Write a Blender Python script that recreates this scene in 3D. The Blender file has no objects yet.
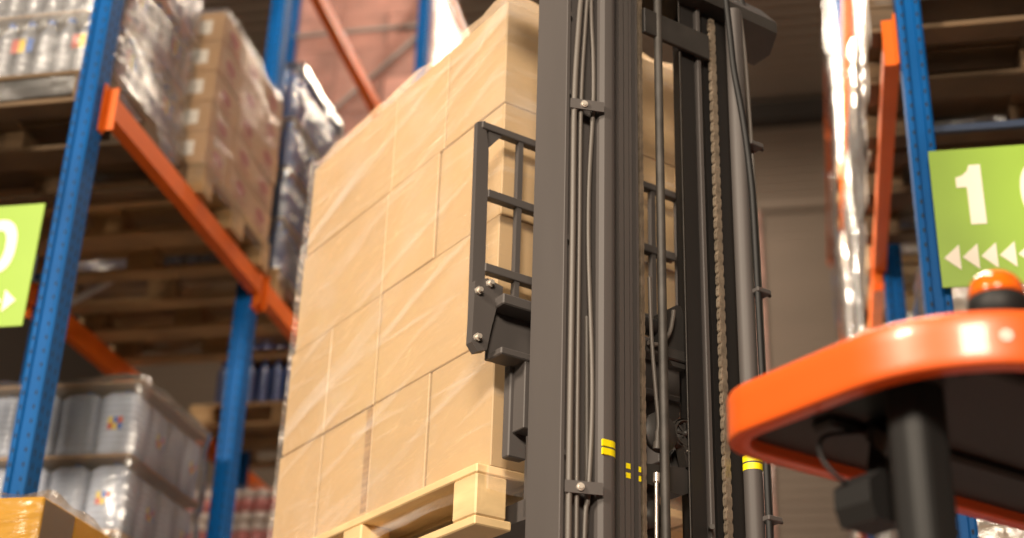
import bpy, bmesh, math, random
from mathutils import Vector, Matrix, noise
random.seed(7)
S = bpy.context.scene
COL = S.collection
PI = math.pi

# ------------------------------------------------------------------ mesh builder
class MB:
    """collects primitive shapes and links them as one mesh object"""
    def __init__(s):
        s.v = []; s.f = []; s.mi = []; s.sm = []
    def add(s, vs, fs, mi=0, smooth=False):
        b = len(s.v); s.v += [tuple(p) for p in vs]
        for q in fs:
            s.f.append([b + i for i in q]); s.mi.append(mi); s.sm.append(smooth)
        return s
    def box(s, x0, x1, y0, y1, z0, z1, mi=0, c=0.0):
        """box with optional chamfer c on all edges"""
        if x0 > x1: x0, x1 = x1, x0
        if y0 > y1: y0, y1 = y1, y0
        if z0 > z1: z0, z1 = z1, z0
        if c <= 0:
            vs = [(x, y, z) for z in (z0, z1) for y in (y0, y1) for x in (x0, x1)]
            fs = [(0,2,3,1),(4,5,7,6),(0,1,5,4),(2,6,7,3),(0,4,6,2),(1,3,7,5)]
            return s.add(vs, fs, mi)
        c = min(c, (x1-x0)*.45, (y1-y0)*.45, (z1-z0)*.45)
        bm = bmesh.new(); bmesh.ops.create_cube(bm, size=1.0)
        for v in bm.verts:
            v.co = Vector(((x0+x1)/2 + v.co.x*(x1-x0), (y0+y1)/2 + v.co.y*(y1-y0), (z0+z1)/2 + v.co.z*(z1-z0)))
        bmesh.ops.bevel(bm, geom=bm.edges[:], offset=c, segments=1, affect='EDGES', profile=.5)
        bm.verts.index_update()
        s.add([v.co[:] for v in bm.verts], [[v.index for v in f.verts] for f in bm.faces], mi)
        bm.free(); return s
    def obox(s, p0, p1, w, h, up=(0,0,1), mi=0):
        """bar of section w x h between two points"""
        p0 = Vector(p0); p1 = Vector(p1); d = (p1-p0).normalized(); u = Vector(up)
        a = d.cross(u)
        if a.length < 1e-4: a = d.cross(Vector((1,0,0)))
        a.normalize(); b = a.cross(d).normalized()
        vs = []
        for p in (p0, p1):
            for (i, j) in ((-1,-1),(1,-1),(1,1),(-1,1)):
                vs.append(p + a*i*w/2 + b*j*h/2)
        return s.add(vs, [(0,1,2,3),(7,6,5,4),(0,4,5,1),(1,5,6,2),(2,6,7,3),(3,7,4,0)], mi)
    def prism(s, poly, z0, z1, mi=0, axis='z'):
        """extrude a polygon of (a, b) along an axis"""
        n = len(poly)
        def P(a, b, t):
            return {'z': (a, b, t), 'y': (a, t, b), 'x': (t, a, b)}[axis]
        vs = [P(a, b, z0) for a, b in poly] + [P(a, b, z1) for a, b in poly]
        fs = [list(range(n))[::-1], list(range(n, 2*n))] + [(i, (i+1) % n, n+(i+1) % n, n+i) for i in range(n)]
        return s.add(vs, fs, mi)
    def cyl(s, p0, p1, r, n=16, mi=0, r1=None, caps=True):
        p0 = Vector(p0); p1 = Vector(p1); d = (p1-p0).normalized()
        a = d.orthogonal().normalized(); b = d.cross(a); r1 = r if r1 is None else r1
        vs = [p0 + (a*math.cos(2*PI*i/n) + b*math.sin(2*PI*i/n))*r for i in range(n)]
        vs += [p1 + (a*math.cos(2*PI*i/n) + b*math.sin(2*PI*i/n))*r1 for i in range(n)]
        s.add(vs, [(i, (i+1) % n, n+(i+1) % n, n+i) for i in range(n)], mi, True)
        if caps:
            s.add(vs[:n], [list(range(n))[::-1]], mi); s.add(vs[n:], [list(range(n))], mi)
        return s
    def tube(s, pts, r, n=10, mi=0, sub=6):
        """smooth hose through points"""
        P = [Vector(p) for p in pts]; path = []
        for i in range(len(P)-1):
            a = P[max(i-1, 0)]; b = P[i]; c = P[i+1]; d = P[min(i+2, len(P)-1)]
            for k in range(sub):
                t = k/sub
                path.append(.5*((2*b) + (c-a)*t + (2*a-5*b+4*c-d)*t*t + (3*b-a-3*c+d)*t**3))
        path.append(P[-1]); vs = []; fs = []
        nrm = (path[1]-path[0]).orthogonal().normalized()
        for i, p in enumerate(path):
            t = (path[min(i+1, len(path)-1)] - path[max(i-1, 0)]).normalized()
            nrm = (nrm - t*nrm.dot(t)).normalized(); bb = t.cross(nrm)
            vs += [p + (nrm*math.cos(2*PI*k/n) + bb*math.sin(2*PI*k/n))*r for k in range(n)]
        for i in range(len(path)-1):
            fs += [(i*n+k, i*n+(k+1) % n, (i+1)*n+(k+1) % n, (i+1)*n+k) for k in range(n)]
        s.add(vs, fs, mi, True)
        s.add(vs[:n], [list(range(n))[::-1]], mi); s.add(vs[-n:], [list(range(n))], mi)
        return s
    def lathe(s, prof, c=(0,0,0), n=16, mi=0, axis='z', smooth=True, closed=False):
        vs = []; fs = []
        for (r, h) in prof:
            for k in range(n):
                a = 2*PI*k/n; x, y, z = r*math.cos(a), r*math.sin(a), h
                if axis == 'y': x, y, z = x, z, y
                if axis == 'x': x, y, z = z, x, y
                vs.append((c[0]+x, c[1]+y, c[2]+z))
        for i in range(len(prof)-1):
            fs += [(i*n+k, i*n+(k+1) % n, (i+1)*n+(k+1) % n, (i+1)*n+k) for k in range(n)]
        if closed: fs += [((len(prof)-1)*n+k, (len(prof)-1)*n+(k+1) % n, (k+1) % n, k) for k in range(n)]
        else: fs.append(list(range(n))[::-1]); fs.append([(len(prof)-1)*n+k for k in range(n)])
        return s.add(vs, fs, mi, smooth)
    def build(s, name, mats, parent=None, loc=None, rotz=0.0, fix=True):
        me = bpy.data.meshes.new(name)
        me.from_pydata(s.v, [], s.f)
        for m in (mats if isinstance(mats, (list, tuple)) else [mats]): me.materials.append(m)
        me.polygons.foreach_set('material_index', s.mi); me.polygons.foreach_set('use_smooth', s.sm)
        if fix:
            bm = bmesh.new(); bm.from_mesh(me); bmesh.ops.recalc_face_normals(bm, faces=bm.faces[:]); bm.to_mesh(me); bm.free()
        o = bpy.data.objects.new(name, me); COL.objects.link(o)
        if parent: o.parent = parent
        if loc: o.location = loc
        o.rotation_euler.z = rotz
        return o

def empty(name, loc=(0,0,0), rotz=0.0):
    o = bpy.data.objects.new(name, None); COL.objects.link(o)
    o.location = loc; o.rotation_euler.z = rotz; o.empty_display_size = .1
    return o
def tag(o, label, cat, group=None):
    o['label'] = label; o['category'] = cat
    if group: o['group'] = group
    return o
def struct(o): o['kind'] = 'structure'; return o
def copy_tree(o, loc, rotz=None, parent=None):
    r = o.copy(); COL.objects.link(r)
    if parent is None: r.location = loc
    else: r.parent = parent
    if rotz is not None and parent is None: r.rotation_euler.z = rotz
    for ch in o.children:
        copy_tree(ch, None, None, r)
    return r

# ------------------------------------------------------------------ materials
def mat(name, col, rough=.5, metal=0.0, coat=0.0, bump=None, var=None, spec=.5):
    m = bpy.data.materials.new(name); m.use_nodes = True
    nt = m.node_tree; N = nt.nodes; Lk = nt.links; b = N['Principled BSDF']
    b.inputs['Base Color'].default_value = (*col, 1); b.inputs['Roughness'].default_value = rough
    b.inputs['Metallic'].default_value = metal; b.inputs['Coat Weight'].default_value = coat
    b.inputs['Coat Roughness'].default_value = .12; b.inputs['Specular IOR Level'].default_value = spec
    tc = N.new('ShaderNodeTexCoord')
    if var:   # (scale vector, detail, amount)
        mp = N.new('ShaderNodeMapping'); mp.inputs['Scale'].default_value = var[0]
        nz = N.new('ShaderNodeTexNoise'); nz.inputs['Scale'].default_value = 1.0; nz.inputs['Detail'].default_value = var[1]
        oi = N.new('ShaderNodeObjectInfo'); ad = N.new('ShaderNodeVectorMath'); ad.operation = 'ADD'
        sc = N.new('ShaderNodeVectorMath'); sc.operation = 'SCALE'; sc.inputs['Scale'].default_value = 13.0
        cb = N.new('ShaderNodeCombineXYZ')
        for k in range(3): Lk.new(oi.outputs['Random'], cb.inputs[k])
        Lk.new(cb.outputs[0], sc.inputs[0]); Lk.new(tc.outputs['Object'], mp.inputs['Vector'])
        Lk.new(mp.outputs[0], ad.inputs[0]); Lk.new(sc.outputs[0], ad.inputs[1]); Lk.new(ad.outputs[0], nz.inputs['Vector'])
        rp = N.new('ShaderNodeValToRGB'); a = var[2]
        rp.color_ramp.elements[0].position = .3; rp.color_ramp.elements[1].position = .7
        rp.color_ramp.elements[0].color = (*[c*(1-a) for c in col], 1)
        rp.color_ramp.elements[1].color = (*[min(1, c*(1+a)) for c in col], 1)
        Lk.new(nz.outputs['Fac'], rp.inputs['Fac']); Lk.new(rp.outputs['Color'], b.inputs['Base Color'])
    if bump:  # (scale vector, strength, distance)
        mp = N.new('ShaderNodeMapping'); mp.inputs['Scale'].default_value = bump[0]
        nz = N.new('ShaderNodeTexNoise'); nz.inputs['Scale'].default_value = 1.0; nz.inputs['Detail'].default_value = 4
        bp = N.new('ShaderNodeBump'); bp.inputs['Strength'].default_value = bump[1]; bp.inputs['Distance'].default_value = bump[2]
        Lk.new(tc.outputs['Object'], mp.inputs['Vector']); Lk.new(mp.outputs[0], nz.inputs['Vector'])
        Lk.new(nz.outputs['Fac'], bp.inputs['Height']); Lk.new(bp.outputs[0], b.inputs['Normal'])
    return m

def film_mat(name, base=.06, haze=.05, scale=(3, 3, 9), strength=.6, rough=.16, refl=1.6, dist=.02, streak=None, gloss_on_top=False):
    """thin clear stretch film: see-through, with glossy wrinkles and a little milkiness"""
    m = bpy.data.materials.new(name); m.use_nodes = True
    nt = m.node_tree; N = nt.nodes; Lk = nt.links; N.remove(N['Principled BSDF'])
    out = N['Material Output']
    tc = N.new('ShaderNodeTexCoord'); mp = N.new('ShaderNodeMapping'); mp.inputs['Scale'].default_value = scale
    mp.inputs['Rotation'].default_value = (.35, .3, .2)
    nz = N.new('ShaderNodeTexNoise'); nz.inputs['Scale'].default_value = 1.0; nz.inputs['Detail'].default_value = 5
    nz.inputs['Distortion'].default_value = .8
    bp = N.new('ShaderNodeBump'); bp.inputs['Strength'].default_value = strength; bp.inputs['Distance'].default_value = dist
    Lk.new(tc.outputs['Object'], mp.inputs['Vector']); Lk.new(mp.outputs[0], nz.inputs['Vector'])
    Lk.new(nz.outputs['Fac'], bp.inputs['Height'])
    gl = N.new('ShaderNodeBsdfGlossy'); gl.inputs['Roughness'].default_value = rough; Lk.new(bp.outputs[0], gl.inputs['Normal'])
    df = N.new('ShaderNodeBsdfDiffuse'); df.inputs['Color'].default_value = (.85, .85, .85, 1)
    tr = N.new('ShaderNodeBsdfTransparent')
    fr = N.new('ShaderNodeFresnel'); fr.inputs['IOR'].default_value = 1.45; Lk.new(bp.outputs[0], fr.inputs['Normal'])
    ma = N.new('ShaderNodeMath'); ma.operation = 'MULTIPLY_ADD'; ma.inputs[1].default_value = refl; ma.inputs[2].default_value = base
    ma.use_clamp = True; Lk.new(fr.outputs[0], ma.inputs[0])
    m1 = N.new('ShaderNodeMixShader'); m1.inputs[0].default_value = haze
    if streak:   # milky bands of doubled-up film, also painting in pale highlight streaks
        tot = None
        for (rx, sc, lo, hi, amt) in streak:
            mq = N.new('ShaderNodeMapping'); mq.inputs['Rotation'].default_value = (rx, 0, 0)
            m0 = N.new('ShaderNodeMapping'); m0.inputs['Scale'].default_value = sc
            nq = N.new('ShaderNodeTexNoise'); nq.inputs['Scale'].default_value = 1; nq.inputs['Detail'].default_value = 4; nq.inputs['Distortion'].default_value = .4
            Lk.new(tc.outputs['Object'], mq.inputs['Vector']); Lk.new(mq.outputs[0], m0.inputs['Vector']); Lk.new(m0.outputs[0], nq.inputs['Vector'])
            mr = N.new('ShaderNodeMapRange'); mr.inputs['From Min'].default_value = lo; mr.inputs['From Max'].default_value = hi
            mr.inputs['To Min'].default_value = 0; mr.inputs['To Max'].default_value = amt; Lk.new(nq.outputs['Fac'], mr.inputs['Value'])
            ad = N.new('ShaderNodeMath'); ad.operation = 'ADD'; Lk.new(mr.outputs[0], ad.inputs[0])
            if tot: Lk.new(tot, ad.inputs[1])
            else: ad.inputs[1].default_value = haze
            tot = ad.outputs[0]
        Lk.new(tot, m1.inputs[0])
    df.inputs['Color'].default_value = (.88, .88, .88, 1); Lk.new(tr.outputs[0], m1.inputs[1]); Lk.new(df.outputs[0], m1.inputs[2])
    m2 = N.new('ShaderNodeMixShader'); Lk.new(ma.outputs[0], m2.inputs[0]); Lk.new(m1.outputs[0], m2.inputs[1]); Lk.new(gl.outputs[0], m2.inputs[2])
    if gloss_on_top:   # the sheen adds to what shows through
        adr = N.new('ShaderNodeAddShader'); Lk.new(ma.outputs[0], gl.inputs['Color'])
        Lk.new(m1.outputs[0], adr.inputs[0]); Lk.new(gl.outputs[0], adr.inputs[1]); Lk.new(adr.outputs[0], out.inputs['Surface'])
    else: Lk.new(m2.outputs[0], out.inputs['Surface'])
    return m

M = {}
M['card'] = mat('cardboard', (.415, .285, .148), .6, var=((1.5, 1.5, 1.5), 3, .06), bump=((30, 30, 2), .05, .004), coat=.15)
M['card_brown'] = mat('brown_cardboard', (.40, .245, .125), .6, var=((2, 2, 2), 3, .12), coat=.2)
M['card_red'] = mat('red_brown_cardboard', (.50, .25, .20), .55, var=((3, 3, 3), 3, .35), coat=.3)
M['card_case'] = mat('tan_cardboard', (.45, .33, .22), .6, var=((2, 2, 2), 3, .15))
M['tape'] = mat('packing_tape', (.30, .19, .10), .35, var=((2, 2, 90), 2, .25))
M['print_red'] = mat('red_print', (.30, .08, .06), .6)
M['paper'] = mat('white_paper', (.72, .68, .62), .6)
M['ink'] = mat('black_ink', (.06, .055, .05), .6)
M['film'] = film_mat('stretch_film_over_boxes', .0, .04, (4, 4, 15), .9, .17, .75, .03, gloss_on_top=True, streak=((.30, (1.6, 1.1, 13), .54, .80, .26), (.02, (2.5, 1.6, 34), .60, .80, .22), (.5, (3, 3, 4), .5, .85, .14)))
M['film_b'] = film_mat('lightly_creased_stretch_film', .0, .04, (3, 3, 9), .6, .22, .5, .03)
M['film_s'] = film_mat('crumpled_stretch_film', .05, .05, (4, 4, 10), .9, .18, 1.5, .03)
M['film_a'] = film_mat('dense_stretch_film', .10, .10, (2, 2, 16), .9, .2, 1.9, .03)
M['film_y'] = film_mat('clear_loose_film', .0, .015, (5, 5, 8), .8, .2, .45, .03)
M['film_r'] = film_mat('heavily_crumpled_stretch_film', .12, .16, (5, 5, 9), 1.0, .2, 2.4, .04)
M['film_c'] = film_mat('tight_shrink_film', .02, .06, (3, 3, 12), .5, .18, 1.3, .03)
M['wood'] = mat('pallet_wood', (.30, .185, .08), .65, var=((4, 4, 30), 5, .3), bump=((6, 60, 60), .25, .004))
M['wood_new'] = mat('pale_pallet_wood', (.70, .50, .26), .6, var=((5, 5, 20), 5, .18), bump=((8, 60, 60), .2, .004))
M['blue'] = mat('blue_rack_paint', (.0005, .078, .27), .5, var=((2, 2, 2), 4, .2), coat=.0, spec=.12, bump=((60, 60, 12), .06, .004))
M['blue_shaded'] = mat('shaded_blue_paint', (.004, .018, .055), .55)  # rack blue darkened, shade painted into the end-frame braces
M['orange'] = mat('orange_rack_paint', (.62, .115, .006), .42, var=((2, 2, 2), 3, .15), spec=.3)
M['hole'] = mat('punched_hole', (.006, .007, .01), .8)
M['galv'] = mat('galvanised_steel', (.42, .42, .41), .4, metal=.6, var=((5, 5, 5), 3, .15))
M['mast'] = mat('dark_grey_truck_paint', (.078, .069, .066), .55, var=((3, 3, .7), 4, .14), bump=((90, 90, 30), .05, .002), spec=.35)
M['mast_mid'] = mat('grimy_shaded_steel', (.030, .027, .025), .5, var=((8, 8, 8), 3, .3))  # darkened for grime and for the shade inside the mast
M['mast_dark'] = mat('greased_shaded_steel', (.014, .0125, .012), .5, var=((6, 6, 1), 3, .3))  # near black: grease, plus mast interior shade put into the colour
M['steel'] = mat('worn_steel', (.055, .049, .044), .55, metal=.2, var=((20, 20, 20), 3, .3))
M['chain'] = mat('oily_chain_steel', (.25, .20, .15), .4, metal=.45, var=((40, 40, 40), 2, .25))
M['rubber'] = mat('grey_hose_rubber', (.115, .10, .088), .5, bump=((50, 50, 50), .1, .002))
M['black'] = mat('black_plastic', (.011, .0105, .0105), .55, spec=.3)
M['black_panel'] = mat('black_roof_panel', (.012, .012, .012), .6, var=((2, 2, 2), 2, .2))
M['chrome'] = mat('zinc_bolt', (.75, .68, .6), .3, metal=.6)
M['yellow'] = mat('yellow_tape', (.85, .72, .0), .5)
M['truck_orange'] = mat('orange_truck_paint', (.66, .095, .008), .38, coat=.25, bump=((14, 14, 14), .06, .01))
M['lens'] = mat('amber_beacon_lens', (.75, .13, .006), .15, coat=1.0)
M['sign'] = mat('green_sign_board', (.26, .43, .035), .5, var=((3, 3, 3), 3, .06))
M['sign_white'] = mat('cream_sign_lettering', (.84, .77, .66), .5)
M['bottle'] = mat('clear_bottle_plastic', (.40, .44, .53), .16, coat=.6, var=((9, 9, 2), 2, .35))
M['bottle_grey'] = mat('grey_bottle_plastic', (.26, .265, .29), .16, coat=.7, var=((9, 9, 2), 2, .4))
M['bottle_blue'] = mat('blue_bottle_plastic', (.045, .075, .20), .2, coat=.6, var=((9, 9, 2), 2, .4))
M['can_red'] = mat('red_drink_label', (.45, .10, .09), .35)
M['can_white'] = mat('white_drink_label', (.60, .52, .47), .35)
M['cap'] = mat('blue_bottle_cap', (.03, .10, .35), .4)
M['lab_r'] = mat('red_label_print', (.55, .10, .06), .5)
M['lab_y'] = mat('yellow_label_print', (.75, .55, .05), .5)
M['lab_b'] = mat('blue_label_print', (.05, .15, .5), .5)
M['crate'] = mat('yellow_carton', (.40, .20, .0008), .5, spec=.2, var=((3, 3, 3), 2, .15))
M['side_brown'] = mat('dark_brown_board', (.13, .085, .05), .6)
M['floor'] = mat('concrete_floor', (.13, .12, .11), .35, var=((.6, .6, .6), 5, .15))
M['ceil'] = mat('ceiling_sheet', (.26, .20, .15), .6)
M['wallp'] = mat('beige_wall_sheet', (.20, .15, .112), .6, var=((.5, .5, 2), 3, .08))
M['purlin'] = mat('dark_steel_purlin', (.05, .042, .036), .6)

# ------------------------------------------------------------------ the setting
FX0, FX1, FY0, FY1, H = -9.0, 8.0, -7.0, 17.0, 12.2
b = MB(); b.box(FX0, FX1, FY0, FY1, -.2, 0); struct(b.build('floor', M['floor']))
def corrugated(name, n_axis, material, x0, x1, at0, z0, z1, pitch=.20, depth=.035):
    """trapezoid sheet with ribs running along X; at0 is the plane it lies on"""
    m = MB(); k = int((z1-z0)/pitch); prof = []
    for i in range(k):
        t = z0 + i*pitch
        prof += [(t, 0), (t+pitch*.45, 0), (t+pitch*.55, depth), (t+pitch*.9, depth)]
    prof.append((z1, 0))
    vs = []
    for x in (x0, x1):
        for (t, d) in prof:
            vs.append((x, at0+d, t) if n_axis == 'y' else (x, t, at0+d))
    n = len(prof)
    m.add(vs, [(i, i+1, n+i+1, n+i) for i in range(n-1)])
    # a solid sheet behind the ribs
    if n_axis == 'y': m.box(x0, x1, at0+depth+.001, at0+depth+.12, z0, z1)
    else: m.box(x0, x1, z0, z1, at0+depth+.001, at0+depth+.12)
    return m.build(name, material, fix=False)
struct(corrugated('wall_back', 'y', M['wallp'], FX0, FX1, FY1, 0, H, .12, .02))
struct(corrugated('ceiling', 'z', M['ceil'], FX0, FX1, H, FY0, FY1, .22, .05))
M['wall_dark'] = mat('shade_darkened_wall', (.05, .038, .03), .7)  # wall colour darkened to stand for the gloom behind the left rack
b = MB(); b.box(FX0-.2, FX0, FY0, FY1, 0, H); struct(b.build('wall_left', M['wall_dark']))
b = MB(); b.box(FX1, FX1+.2, FY0, FY1, 0, H); struct(b.build('wall_right', M['wallp']))
b = MB(); b.box(FX0, FX1, FY0-.2, FY0, 0, H); struct(b.build('wall_front', M['wallp']))
b = MB(); b.box(FX0, FX1, FY1-.22, FY1-.002, 11.8, 12.1); struct(b.build('trim_1', M['purlin']))
b = MB(); b.box(FX0, FX1, FY1-.06, FY1-.002, 10.55, 10.72); struct(b.build('trim_2', M['wallp']))
b = MB(); b.box(-.62, -.40, FY1-.16, FY1-.002, 0, 10.5, c=.01); struct(b.build('trim_3', M['card_red']))

# ------------------------------------------------------------------ wooden pallets
def make_pallet(wood, wood2=None, bx=.145, by=.1, inset=0.0):
    """euro pallet, 1.2 along x, 0.8 along y, standing at z = 0"""
    r = empty('wooden_pallet')
    w2 = wood2 or wood
    for k, y0 in enumerate((0, .164, .3275, .491, .655)):
        w = .145
        MB().box(0, 1.2, y0, y0+w, .122, .144, c=.003).build('deck_board', wood, r)
    for x0 in (0, .5275, 1.055):
        x0 += 0 if x0 < .1 else (.145-bx)*(.5 if x0 < .6 else 1)
        if not inset: MB().box(x0, x0+bx, 0, .8, .100, .1215, c=.003).build('stringer_board', w2, r)
        for y0, w in ((0, by), (.3275, .145), (.8-by, by)):
            MB().box(x0, x0+bx, y0, y0+w, .0225, .1215 if inset else .0995, c=.004).build('block', wood, r)
    for y0, w in ((0, .1), (.3275, .145), (.7, .1)):
        MB().box(0, 1.2, y0, y0+w, 0, .022, c=.003).build('base_board', w2, r)
    return r
pal0 = make_pallet(M['wood'])
M['wood_dark'] = mat('old_dark_pallet_wood', (.105, .062, .028), .7, var=((4, 4, 30), 5, .35), bump=((6, 60, 60), .25, .004))
pald = make_pallet(M['wood_dark'])
pal_used = [False, False]
def pallet(x, y, z, label, group, dark=False):
    """a copy with its corner at x, y, z"""
    src = pald if dark else pal0
    if not pal_used[dark]:
        pal_used[dark] = True; o = src; o.location = (x, y, z)
    else: o = copy_tree(src, (x, y, z))
    return tag(o, label, 'pallet', group)

# ------------------------------------------------------------------ stretch film shells
def film_shell(name, x0, x1, y0, y1, z0, z1, material, tiers=None, bulge=.012, amp=.006, seed=0, parent=None, loc=None, rotz=0, rag=.01, du=.045, dz=.04, r=.025, taper=0.0, capz=True):
    per = 2*((x1-x0)+(y1-y0)); pts = []
    def side(ax, ay, bx, by):
        L = math.hypot(bx-ax, by-ay); n = max(4, int(L/du))
        for i in range(n):
            t = i/n; pts.append((ax+(bx-ax)*t, ay+(by-ay)*t))
    side(x0+r, y0, x1-r, y0); side(x1-r*.3, y0+r*.3, x1-r*.29, y0+r*.31); side(x1, y0+r, x1, y1-r); side(x1-r, y1, x0+r, y1); side(x0, y1-r, x0, y0+r)
    n = len(pts); nz = max(4, int((z1-z0)/dz)); cx, cy = (x0+x1)/2, (y0+y1)/2
    vs = []; fs = []
    for j in range(nz+1):
        z = z0 + (z1-z0)*j/nz
        bl = 0
        if tiers:
            ph = ((z-z0) % tiers)/tiers; bl = bulge*(math.sin(PI*ph)**.45 - .7)
        for i, (x, y) in enumerate(pts):
            d = noise.noise(Vector((x*3.1+seed*7.3, y*3.1-seed, z*4.0)))*amp + noise.noise(Vector((x*11+seed, y*11, z*14+seed)))*amp*.5
            dx = (x-cx)/abs(x1-x0)*2; dy = (y-cy)/abs(y1-y0)*2
            nx = dx**7; ny = dy**7; q = math.hypot(nx, ny) or 1
            if taper and y > cy: y = cy+(y-cy)*(1-taper*2*j/nz)
            zz = z
            if j == nz: zz = z + noise.noise(Vector((x*9, y*9, seed)))*rag*2
            if j == 0: zz = z + noise.noise(Vector((x*7, y*7, seed+5)))*rag*2
            vs.append((x+nx/q*(d+bl), y+ny/q*(d+bl), zz))
    for j in range(nz):
        fs += [(j*n+i, j*n+(i+1) % n, (j+1)*n+(i+1) % n, (j+1)*n+i) for i in range(n)]
    if capz:   # the film turned in over the top edge
        top = [(cx+(vs[nz*n+i][0]-cx)*.86, cy+(vs[nz*n+i][1]-cy)*.86, z1+.006+noise.noise(Vector((pts[i][0]*8, pts[i][1]*8, seed)))*.01) for i in range(n)]
        vs += top
        fs += [(nz*n+i, nz*n+(i+1) % n, (nz+1)*n+(i+1) % n, (nz+1)*n+i) for i in range(n)]
    m = MB(); m.add(vs, fs, 0, True)
    return m.build(name, material, parent, loc, rotz)

# ------------------------------------------------------------------ the lifted load (frame: x = across the forks, y = along the forks)
KX, KY, KZ = -.714, 3.153, 2.652          # rear left bottom corner of the box stack
A45 = PI/4
def kw(u, f, dz):                           # load frame -> world
    s = math.sqrt(.5)
    return (KX + s*u - s*f, KY + s*u + s*f, KZ + dz)
lift = make_pallet(M['wood_new'], None, .10, .085, .01)
# the deck boards run along the forks
def load_pallet():
    lift.location = kw(-.035+.8, .0, -.144); lift.rotation_euler.z = A45 + PI/2
load_pallet()
tag(lift, 'pale wooden pallet raised on the forks under the tall cardboard box stack', 'pallet')

rowz = [0.0, .326, .656, .984, 1.305]
rows = [[0, .30, .60, .90, 1.19], [0, .60, .90, 1.178], [0, .32, .61, 1.165], [0, .30, .60, 1.152]]
rname = ['bottom layer', 'second layer from the bottom', 'third layer from the bottom', 'top layer']
for ri, edges in enumerate(rows):
    z0, z1 = rowz[ri], rowz[ri+1]
    for ci in range(len(edges)-1):
        f0, f1 = edges[ci], edges[ci+1]
        for (ui, (u0, u1)) in enumerate(((0, .40), (.40, .80))):
            if ui == 1 and ci > 0: continue
            j = lambda a: random.uniform(-a, a)
            e = .0036
            du0, df0 = j(.003), j(.0015)
            root = empty('cardboard_box', kw((u0+u1)/2+du0, (f0+f1)/2+df0, z0), A45+j(.003))
            w, d, h = (u1-u0)/2-e, (f1-f0)/2-e, z1-z0-.002
            MB().box(-w, w, -d, d, 0, h, c=.0025).build('carton', M['card'], root)
            t = MB(); t.box(-.03, .03, -d-.0012, d+.0012, h-.07, h-.004); t.box(-w*.98, w*.98, -.025, .025, h-.001, h+.0012)
            t.build('tape', M['tape'] if False else M['card'], root)
            if ri == 0 and ci == 2 and ui == 0:
                MB().box(-w-.0015, -w+.001, -d+.002, -d+.034, .03, h-.004).build('tape', M['tape'], root)
            pos = ['at the corner beside the mast', 'second along from the mast', 'third along from the mast', 'farthest from the mast'][ci] if len(edges) == 5 else ['at the corner beside the mast', 'in the middle', 'farthest from the mast'][ci]
            if ui == 1: pos = 'behind the mast'
            tag(root, 'tan box in the %s of the lifted stack, %s' % (rname[ri].replace(' from the bottom', ''), pos), 'box', 'cardboard boxes of the lifted stack')
sf = film_shell('stretch_film', -.008, .810, -.008, 1.200, -.06, 1.316, M['film'], tiers=None, amp=.006, seed=3,
                loc=kw(0, 0, 0), rotz=A45, rag=.012, du=.03, dz=.03, r=.0015, taper=.030)
for p_ in sf.data.polygons: p_.use_smooth = False
tag(sf, 'clear wrinkled stretch film wrapped around the lifted cardboard box stack', 'plastic film')

# ------------------------------------------------------------------ reach truck
UC, MC = .22, 1.0
truck = empty('reach_truck', (kw(UC, -MC, 0)[0], kw(UC, -MC, 0)[1], 0), A45)
tag(truck, 'reach truck with dark grey lifting mast and orange overhead guard carrying the box stack', 'forklift')
def T(u, m, dz): return (u-UC, MC-m, KZ+dz)
def tbox(mb, u0, u1, m0, m1, z0, z1, mi=0, c=0.0):
    a = T(u0, m0, z0); b2 = T(u1, m1, z1)
    return mb.box(a[0], b2[0], a[1], b2[1], a[2], b2[2], mi, c)
ZB, ZT = -2.45, 1.21      # outer mast bottom and top
ZI = 1.75                 # inner mast top
def channel(poly, z0, z1, mi=0):
    m = MB(); m.prism([(u-UC, MC-mm) for u, mm in poly], KZ+z0, KZ+z1, mi); return m
# outer channels: C section, open side facing the middle
oc = channel([(-.045,.24),(.05,.24),(.05,.254),(-.026,.254),(-.026,.335),(.062,.335),(.062,.350),(-.045,.350)], ZB, ZT)
ol = oc.build('mast_channel', M['mast'], truck)
sp = MB(); tbox(sp, -.060, -.049, .242, .366, ZB+.1, ZT, c=.0015)
for z in (-.08, .42, .80, 1.02, -.42): tbox(sp, -.0495, -.0445, .352, .364, z, z+.012)
sp.build('side_plate', M['mast'], ol)
oc = channel([(.485,.215),(.39,.215),(.39,.232),(.466,.232),(.466,.335),(.378,.335),(.378,.350),(.485,.350)], ZB, ZT)
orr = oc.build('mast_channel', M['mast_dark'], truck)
sp = MB(); tbox(sp, .489, .500, .222, .350, ZB+.1, ZT, c=.0015); sp.build('side_plate', M['mast'], orr)
# stepped ribs on the hose side of the left channel
# inner channels
ic = channel([(.098,.320),(.155,.320),(.155,.360),(.149,.360),(.149,.340),(.143,.340),(.143,.352),(.135,.352),(.135,.332),(.129,.332),(.129,.358),(.116,.358),(.116,.340),(.110,.340),(.110,.362),(.098,.362)], -2.3, ZI)
ic.build('inner_mast_channel', M['mast'], truck)
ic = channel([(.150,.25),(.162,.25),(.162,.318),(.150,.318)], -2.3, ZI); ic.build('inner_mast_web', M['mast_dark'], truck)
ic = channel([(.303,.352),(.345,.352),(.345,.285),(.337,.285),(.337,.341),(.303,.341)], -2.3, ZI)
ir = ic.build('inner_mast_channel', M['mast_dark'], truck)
e = MB(); tbox(e, .348, .361, .30, .362, -2.3, ZI, c=.002); e.build('inner_mast_web', M['mast'], truck)
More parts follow.
